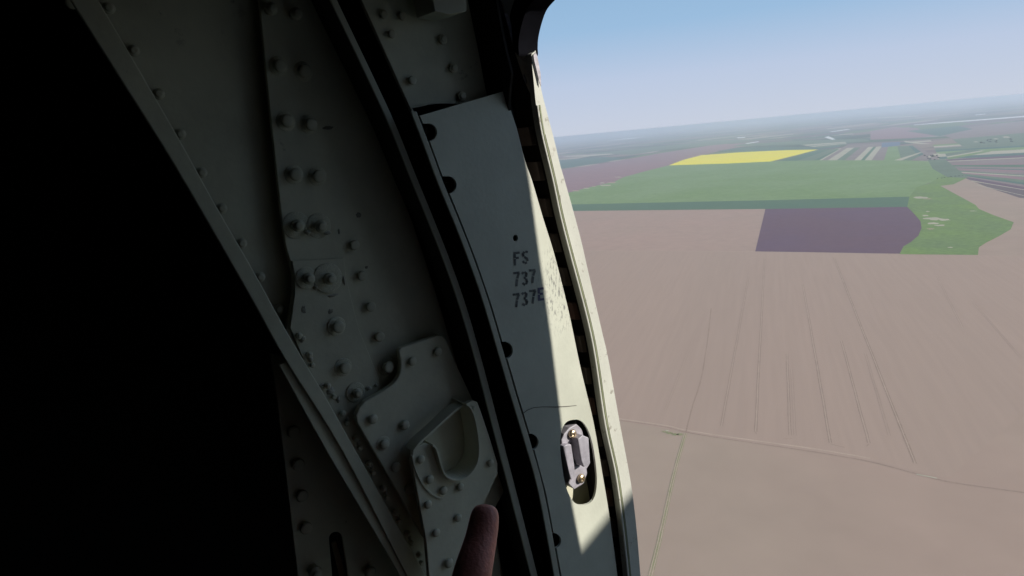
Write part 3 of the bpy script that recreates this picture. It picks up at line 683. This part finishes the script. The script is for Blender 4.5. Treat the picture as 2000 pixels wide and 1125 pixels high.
def letter(ch, ox, oy, cw, chh, material, slant=.02, rise=-.12, wpx=4.5):
    V = []; Fc = []
    for (a, b) in GL[ch]:
        pa = (ox+a[0]*cw+a[1]*chh*slant, oy+a[1]*chh+a[0]*cw*rise); pb = (ox+b[0]*cw+b[1]*chh*slant, oy+b[1]*chh+b[0]*cw*rise)
        dx, dy = pb[0]-pa[0], pb[1]-pa[1]; L = math.hypot(dx, dy) or 1; ex, ey = dx/L*.8, dy/L*.8; nx, ny = -dy/L*wpx/2, dx/L*wpx/2
        i = len(V)
        for q in ((pa[0]-ex+nx, pa[1]-ey+ny), (pb[0]+ex+nx, pb[1]+ey+ny), (pb[0]+ex-nx, pb[1]+ey-ny), (pa[0]-ex-nx, pa[1]-ey-ny)):
            V.append(tuple(PX(q[0], q[1], XE+.0003)))
        Fc.append((i, i+1, i+2, i+3))
    me = bpy.data.meshes.new('stencil_letter'); me.from_pydata(V, [], Fc); me.update(); link('stencil_letter', me, material, E_)
for ch, ox, oy, cw, hh, mm in [('F', 1004, 493, 12, 25, ink), ('S', 1019, 491, 14, 25, ink), ('7', 1003, 532, 13, 27, ink), ('3', 1018, 531, 14, 27, ink), ('7', 1034, 527, 13, 26, ink),
                               ('7', 1002, 574, 14, 26, ink), ('3', 1018, 571, 14, 27, ink), ('7', 1034, 567, 14, 26, ink), ('E', 1051, 563, 12, 24, ink_p)]:
    letter(ch, ox, oy, cw, hh, mm)

# --- outer jamb: channel floor, wall, edge strip with grooves, seal blocks
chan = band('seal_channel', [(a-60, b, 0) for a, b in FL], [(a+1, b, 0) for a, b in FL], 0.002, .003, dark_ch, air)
FLu = [(985, -30), (1000, 30), (1014, 70), (1030, 105)]
jamb = band('jamb_edge', [(a, b, 0) for a, b in [(1041, 103)]+FL], [(a, b, 0) for a, b in [(1045, 100)]+FR], XF, .006, paint_frame, air, .0014)
wr_ = [PX(p.x, p.y, .0445) for p in cr([(a, b, 0) for a, b in [(985, -60), (1005, 0), (1019, 45), (1032, 88), (1039, 115), (1044, 160), (1047.5, 205)]], 3)]
wl_ = [PX(p.x, p.y, .0335) for p in cr([(a, b, 0) for a, b in [(960, -60), (980, 0), (992, 45), (1004, 88), (1012, 115), (1027, 160), (1043, 206)]], 3)]
nn_ = len(wr_); me = bpy.data.meshes.new('jamb_wall'); dv = Vector((-.006, .004, 0))
me.from_pydata([tuple(p) for p in wl_+wr_]+[tuple(p+dv) for p in wl_+wr_], [], [(k_, k_+1, nn_+k_+1, nn_+k_) for k_ in range(nn_-1)]+[(2*nn_+k_, 3*nn_+k_, 3*nn_+k_+1, 2*nn_+k_+1) for k_ in range(nn_-1)]+[(k_, 2*nn_+k_, 2*nn_+k_+1, k_+1) for k_ in range(nn_-1)])
me.update(); link('jamb_wall', me, paint_frame, jamb)
band('jamb_wall', [(a+4, b, 0) for a, b in [(1022, 20), (1031, 70)]+FL], [(a-4, b, 0) for a, b in [(1042, 20), (1046, 70)]+FR], XF-.0065, .035, dark_ch, jamb, 0)
jamb['label'] = 'sunlit cream edge of the doorway'
band('edge_bead', [(a+2.0, b, 0) for a, b in FL[2:]], [(a+5.5, b, 0) for a, b in FL[2:]], XF+.0022, .002, paint_frame, jamb, .0008)
band('edge_bead', [(a+9, b, 0) for a, b in FL[3:]], [(a+11, b, 0) for a, b in FL[3:]], XF+.0012, .001, paint_frame, jamb, .0004)
band('edge_groove', [(a+6.3, b, 0) for a, b in FL[2:]], [(a+8.6, b, 0) for a, b in FL[2:]], XF+.0007, .0005, olive, jamb, 0)
plate('jamb_shade_sheet', [(940, -90), (950, -60), (979, 0), (1008, 107), (1021, 145), (1039, 203), (1047, 238), (1058, 300), (1035, 320), (1000, 200), (970, 80), (930, -90)], .012, .002, rubber_and_shade, air)  # black sheet, shade of the upper jamb gap put into its colour
plate('lintel_inner', [(1000, -90), (1009, -20), (1022, 45), (1037, 88), (1041, 104), (1046, 104), (1049, 80), (1056, 44), (1066, 16), (1084, -8), (1120, -60), (1100, -90)], .040, .004, rubber_and_shade, air)
def FLx(y):
    for (xa, ya), (xb, yb) in zip(FL, FL[1:]):
        if ya <= y <= yb: return xa+(xb-xa)*(y-ya)/(yb-ya)
    return FL[-1][0]
for i, (y0, y1) in enumerate([(248, 283), (316, 352), (388, 423), (457, 492), (524, 558), (592, 624), (656, 688), (718, 750), (778, 810), (840, 872), (898, 930), (957, 989), (1016, 1048), (1074, 1104)]):
    wd = 22 - (i*.35)
    plate('seal_block', [(FLx(y0)-wd, y0), (FLx(y0)+14, y0-3), (FLx(y1)+14, y1-2), (FLx(y1)-wd, y1+1)], .032, .024, [brown, brown, brown_red][(i*7) % 3 if i > 4 else 0], air, bevel=.0007)
    if 2 <= i <= 12: fastener(FLx(y1+20)-1, y1+20, 4.5, .045, jamb, rivet_me, 'rivet', .7)

# dark corner of the doorway where the jamb turns into the lintel
Yc = PX(1052, 90, XF).y+.004
corner = [(1022, -60), (1030, 0), (1036, 55), (1040, 100), (1046, 104), (1050, 110), (1051, 106), (1051, 102), (1050.5, 92), (1052, 72), (1059, 43), (1069, 18), (1087, -3), (1112, -34), (1150, -62), (1230, -95), (1500, -150), (2100, -190), (2100, -420), (1022, -420)]
arc_c = [(p.x, p.y) for p in cr([(a, b, 0) for a, b in corner[5:16]], 4)]
link('door_lintel', plate_mesh('door_lintel', [PY(a, b, Yc) for a, b in corner[:5]+arc_c+corner[16:]], (), Vector((0, -.022, 0))), rubber_and_shade, air, .001)
pl_ = PY(2050, -188, Yc)
link('door_lintel', box_mesh('door_lintel', (pl_.x-.02, Yc-.021, pl_.z-.004), (.765, Yc-.001, zr-.03)), rubber_and_shade, air, .001)
link('frame_head', box_mesh('frame_head', (-.06, -.2, PX(1000, -95, 0).z+.005), (.03, Yc-.023, zr-.03)), rail_dark, air, .001)
# peeled paint
def chip(px, x, parent, material=chip_m):
    return plate('peeling_paint', px, x, .0006, material, parent, bevel=0)
chip([(986, 27), (990, 26), (995, 33), (997, 42), (1002, 62), (1008, 84), (1013, 95), (1016, 105), (1010, 107), (1004, 92), (999, 74), (993, 50), (989, 38)], .0375, jamb)
chip([(1013, 104), (1022, 102), (1028, 100), (1029, 95), (1026, 98), (1019, 101), (1014, 102)], .0375, jamb)
chip([(1022, 146), (1025, 145), (1030, 160), (1028, 164)], .0375, jamb)
chip([(1042, 108), (1046, 102), (1049, 108), (1052, 122), (1056, 145), (1057, 168), (1054, 162), (1049, 140), (1044, 120)], .0522, jamb)

# --- raised bracket plates
arc = [(p.x, p.y) for p in cr([(783, 705, 0), (781, 730, 0), (768, 750, 0), (745, 766, 0), (712, 785, 0)], 5)]
Hpts = [(779, 684), (782, 680), (856, 655), (866, 657), (873, 667), (886, 700), (925, 785), (985, 960), (900, 1130), (829, 1051)]
XH = .015
Hpl = plate('bracket_plate', [(829, 1051), (698, 826), (696, 812), (702, 797), (708, 790)]+arc[::-1]+[(779, 686), (783, 680), (856, 655), (865, 656), (872, 664), (886, 700), (928, 790), (985, 960), (930, 1060)], XH, .006, paint, air, bevel=.0009)
for x1, y1 in [(803, 705), (853, 686)]: fastener(x1, y1, 9, XH, Hpl, flat_me, 'rivet', 1)
for x1, y1 in [(726, 817), (788, 829), (748, 866), (771, 911), (797, 953)]: fastener(x1, y1, 10, XH, Hpl, flat_me, 'rivet', 1.1)
fastener(748, 866, 15, XH, Hpl, wash_me, 'washer')
XJ = .032
U = [(p.x, p.y) for p in cr([(840, 868, 0), (851, 874, 0), (857, 890, 0), (862, 908, 0), (872, 930, 0), (893, 939, 0), (915, 931, 0), (932, 908, 0), (937, 880, 0), (934, 845, 0), (928, 815, 0), (920, 797, 0), (911, 789, 0)], 4)]
hook = plate('hook_plate', [(806, 884), (816, 872), (828, 867)]+U+[(922, 783), (932, 785), (938, 800), (955, 850), (972, 905), (972, 926), (944, 985), (905, 1070), (876, 1135), (850, 1180), (840, 1150), (833, 1060), (815, 960), (804, 905)], XJ, .005, paint, air, bevel=.0009)
for x1, y1, s_ in [(820, 896, 8.5), (837, 935, 9), (864, 957, 8.5), (897, 950, 8), (834, 984, 8.5), (893, 1010, 8), (850, 1039, 8.5), (874, 1098, 10), (956, 903, 7.5), (924, 797, 5), (868, 1150, 8)]:
    fastener(x1, y1, s_, XJ, hook, flat_me, 'rivet', 1)
# rim of the hook opening, and the strap that closes it
rim_o = [(p[0]+0, p[1]) for p in U[4:]]
def wall(name, px, x0, x1, th, material, parent):
    P1 = [PX(a, b, x1) for a, b in px]; V = []; n = len(P1)
    for i, p in enumerate(P1):
        d = P1[min(i+1, n-1)]-P1[max(i-1, 0)]; d.normalize(); s = Vector((0, -d.z, d.y))*th/2
        for x in (x0, x1):
            V += [Vector((x, p.y+s.y, p.z+s.z)), Vector((x, p.y-s.y, p.z-s.z))]
    Fc = []
    for i in range(n-1):
        a = 4*i; b_ = a+4
        Fc += [(a, a+1, b_+1, b_), (a+2, b_+2, b_+3, a+3), (a, b_, b_+2, a+2), (a+1, a+3, b_+3, b_+1)]
    Fc += [(0, 2, 3, 1), (4*n-4, 4*n-3, 4*n-1, 4*n-2)]
    me = bpy.data.meshes.new(name); me.from_pydata([tuple(v) for v in V], [], Fc); me.update()
    return link(name, me, material, parent, .0003)
wall('hook_rim', U[2:], XH, XJ+.006, .0016, paint, hook)
diag = [(p.x, p.y) for p in cr([(912, 790, 0), (893, 800, 0), (868, 822, 0), (840, 848, 0), (820, 866, 0), (808, 882, 0)], 4)]
wall('hook_strap', diag, XH+.004, XJ, .0022, paint, hook)
arc2 = [(p.x, p.y) for p in cr([(806, 890, 0), (812, 915, 0), (822, 938, 0), (836, 958, 0), (852, 970, 0), (866, 974, 0)], 4)]
wall('edge_seam', arc2, XJ-.001, XJ+.0014, .0016, paint, hook)

# faint hanging cord in the dark at left
cordp = [PX(p.x, p.y, -.20) for p in cr([(380, 600, 0), (392, 675, 0), (415, 745, 0), (438, 800, 0), (455, 865, 0), (460, 960, 0)], 5)]
cu = bpy.data.curves.new('cord', 'CURVE'); cu.dimensions = '3D'; sp = cu.splines.new('POLY'); sp.points.add(len(cordp)-1)
for q, p in zip(sp.points, cordp): q.co = (*p, 1)
cu.bevel_depth = .0016
cordm = (mat('grey_cord', (.008, .007, .007), .9)); co_ = bpy.data.objects.new('cord', cu)
dg = bpy.data.objects.new('tmp', cu); C.objects.link(dg); me = bpy.data.meshes.new_from_object(dg.evaluated_get(bpy.context.evaluated_depsgraph_get())); bpy.data.objects.remove(dg)
bpy.data.objects.remove(co_); me.name = 'cord'; link('cord', me, cordm, air)

# --- unseen panels added forward of the doorway, shaped back from the sun patch's shadow edges
def sunback(p, x): return p+S*((x-p.x)/S.x)
XD = .53
bnd = [(1010, 200), (1028, 320), (1035, 360), (1049, 464), (1063, 563), (1076, 655), (1087, 745), (1095, 810), (1102, 870), (1110, 935), (1118, 987), (1133, 1063), (1150, 1150)]
edge = [sunback(PX(p.x, p.y, XE), XD) for p in cr([(a, b, 0) for a, b in bnd], 2)]
e0, e1 = edge[0], edge[-1]; d0 = (edge[0]-edge[1]).normalized(); d1 = (edge[-1]-edge[-2]).normalized()
edge = [e0+d0*.5]+edge+[e1+d1*.25, e1+d1*.25+Vector((0, .05, -1.2))]
zt, zb = edge[0].z, edge[-1].z
poly = edge+[Vector((XD, .25, zb)), Vector((XD, .25, zt))]
link('sun_block_panel', plate_mesh('sun_block_panel', poly, (), Vector((.006, 0, 0))), skin_ext, air)
XG = 2.2
a_ = sunback(PX(1135, 1060, XE), XG); b_ = sunback(PX(1222, 965, XF), XG); dd = (b_-a_)
p1 = a_-dd*4; p2 = b_+dd*7
link('low_sun_block', plate_mesh('low_sun_block', [p1, p2, Vector((XG, p2.y+.4, p2.z-.7)), Vector((XG, p2.y+.2, -1.9)), Vector((XG, p1.y, -1.9))], (), Vector((.9, 0, 0))), skin_ext, air, .02)

# ------------------------------------------------------------------ the photographer's hand
def cp(px, py, d): return CAM+ray(px, py)*d
skin_m = mat('skin', (.72, .26, .19), .5, vary=.2, vscale=70, bump=.9, bscale=420)
skin_m.node_tree.nodes['Principled BSDF'].inputs['Subsurface Weight'].default_value = .15
skin_m.node_tree.nodes['Principled BSDF'].inputs['Subsurface Radius'].default_value = (.008, .003, .002)
def skinned(name, verts, edges, radii, root=0, lv=2):
    me = bpy.data.meshes.new(name); me.from_pydata([tuple(v) for v in verts], edges, []); o = bpy.data.objects.new(name, me); C.objects.link(o)
    md = o.modifiers.new('s', 'SKIN'); md.use_smooth_shade = True
    for i, r in enumerate(radii):
        me.skin_vertices[0].data[i].radius = (r, r) if not isinstance(r, tuple) else r
        me.skin_vertices[0].data[i].use_root = (i == root)
    sb = o.modifiers.new('d', 'SUBSURF'); sb.levels = lv; sb.render_levels = lv
    bpy.context.view_layer.update()
    m2 = bpy.data.meshes.new_from_object(o.evaluated_get(bpy.context.evaluated_depsgraph_get())); bpy.data.objects.remove(o); m2.name = name
    return m2
V = [cp(880, 1780, .30),                                  # 0 wrist
     cp(890, 1560, .315), cp(905, 1400, .325),            # 1 palm, 2 knuckle row
     cp(895, 1290, .335), cp(921, 1125, .355), cp(941, 1048, .37), cp(948, 1002, .377), cp(949, 984, .379),  # 3-7 index finger
     cp(990, 1400, .33), cp(1010, 1290, .36), cp(1000, 1330, .40), cp(960, 1390, .40),                        # 8-11 middle, curled
     cp(1050, 1450, .33), cp(1075, 1350, .36), cp(1060, 1390, .395), cp(1010, 1440, .395),                    # 12-15 ring
     cp(1095, 1520, .33), cp(1115, 1440, .355), cp(1100, 1470, .38), cp(1055, 1510, .38),                     # 16-19 little
     cp(820, 1600, .32), cp(780, 1480, .335), cp(790, 1400, .35), cp(820, 1340, .36),                         # 20-23 thumb
     cp(860, 2300, .30), cp(840, 3200, .32)]                                                                  # 24, 25 forearm
Ed = [(0, 1), (1, 2), (2, 3), (3, 4), (4, 5), (5, 6), (6, 7), (1, 8), (8, 9), (9, 10), (10, 11), (1, 12), (12, 13), (13, 14), (14, 15), (1, 16), (16, 17), (17, 18), (18, 19), (0, 20), (20, 21), (21, 22), (22, 23), (0, 24), (24, 25)]
Rd = [.028, .034, .016, .0125, .0114, .0093, .0090, .0056, .0115, .010, .0092, .0080, .0112, .0098, .009, .0078, .0105, .009, .0082, .007, .017, .0125, .011, .0085, .033, .042]
hand = link('person', skinned('person', V, Ed, Rd, 0), skin_m, None, 0, True)
hand['label'] = 'pointing finger of a person reaching up at the lower edge, skin reddish in dim light'; hand['category'] = 'person'
slv = link('sleeve', skinned('sleeve', [cp(868, 2100, .30), cp(840, 3300, .32), cp(820, 4300, .35)], [(0, 1), (1, 2)], [.042, .055, .065], 0), mat('dark_sleeve', (.03, .035, .03), .9, vary=.2, vscale=40), hand, 0, True)
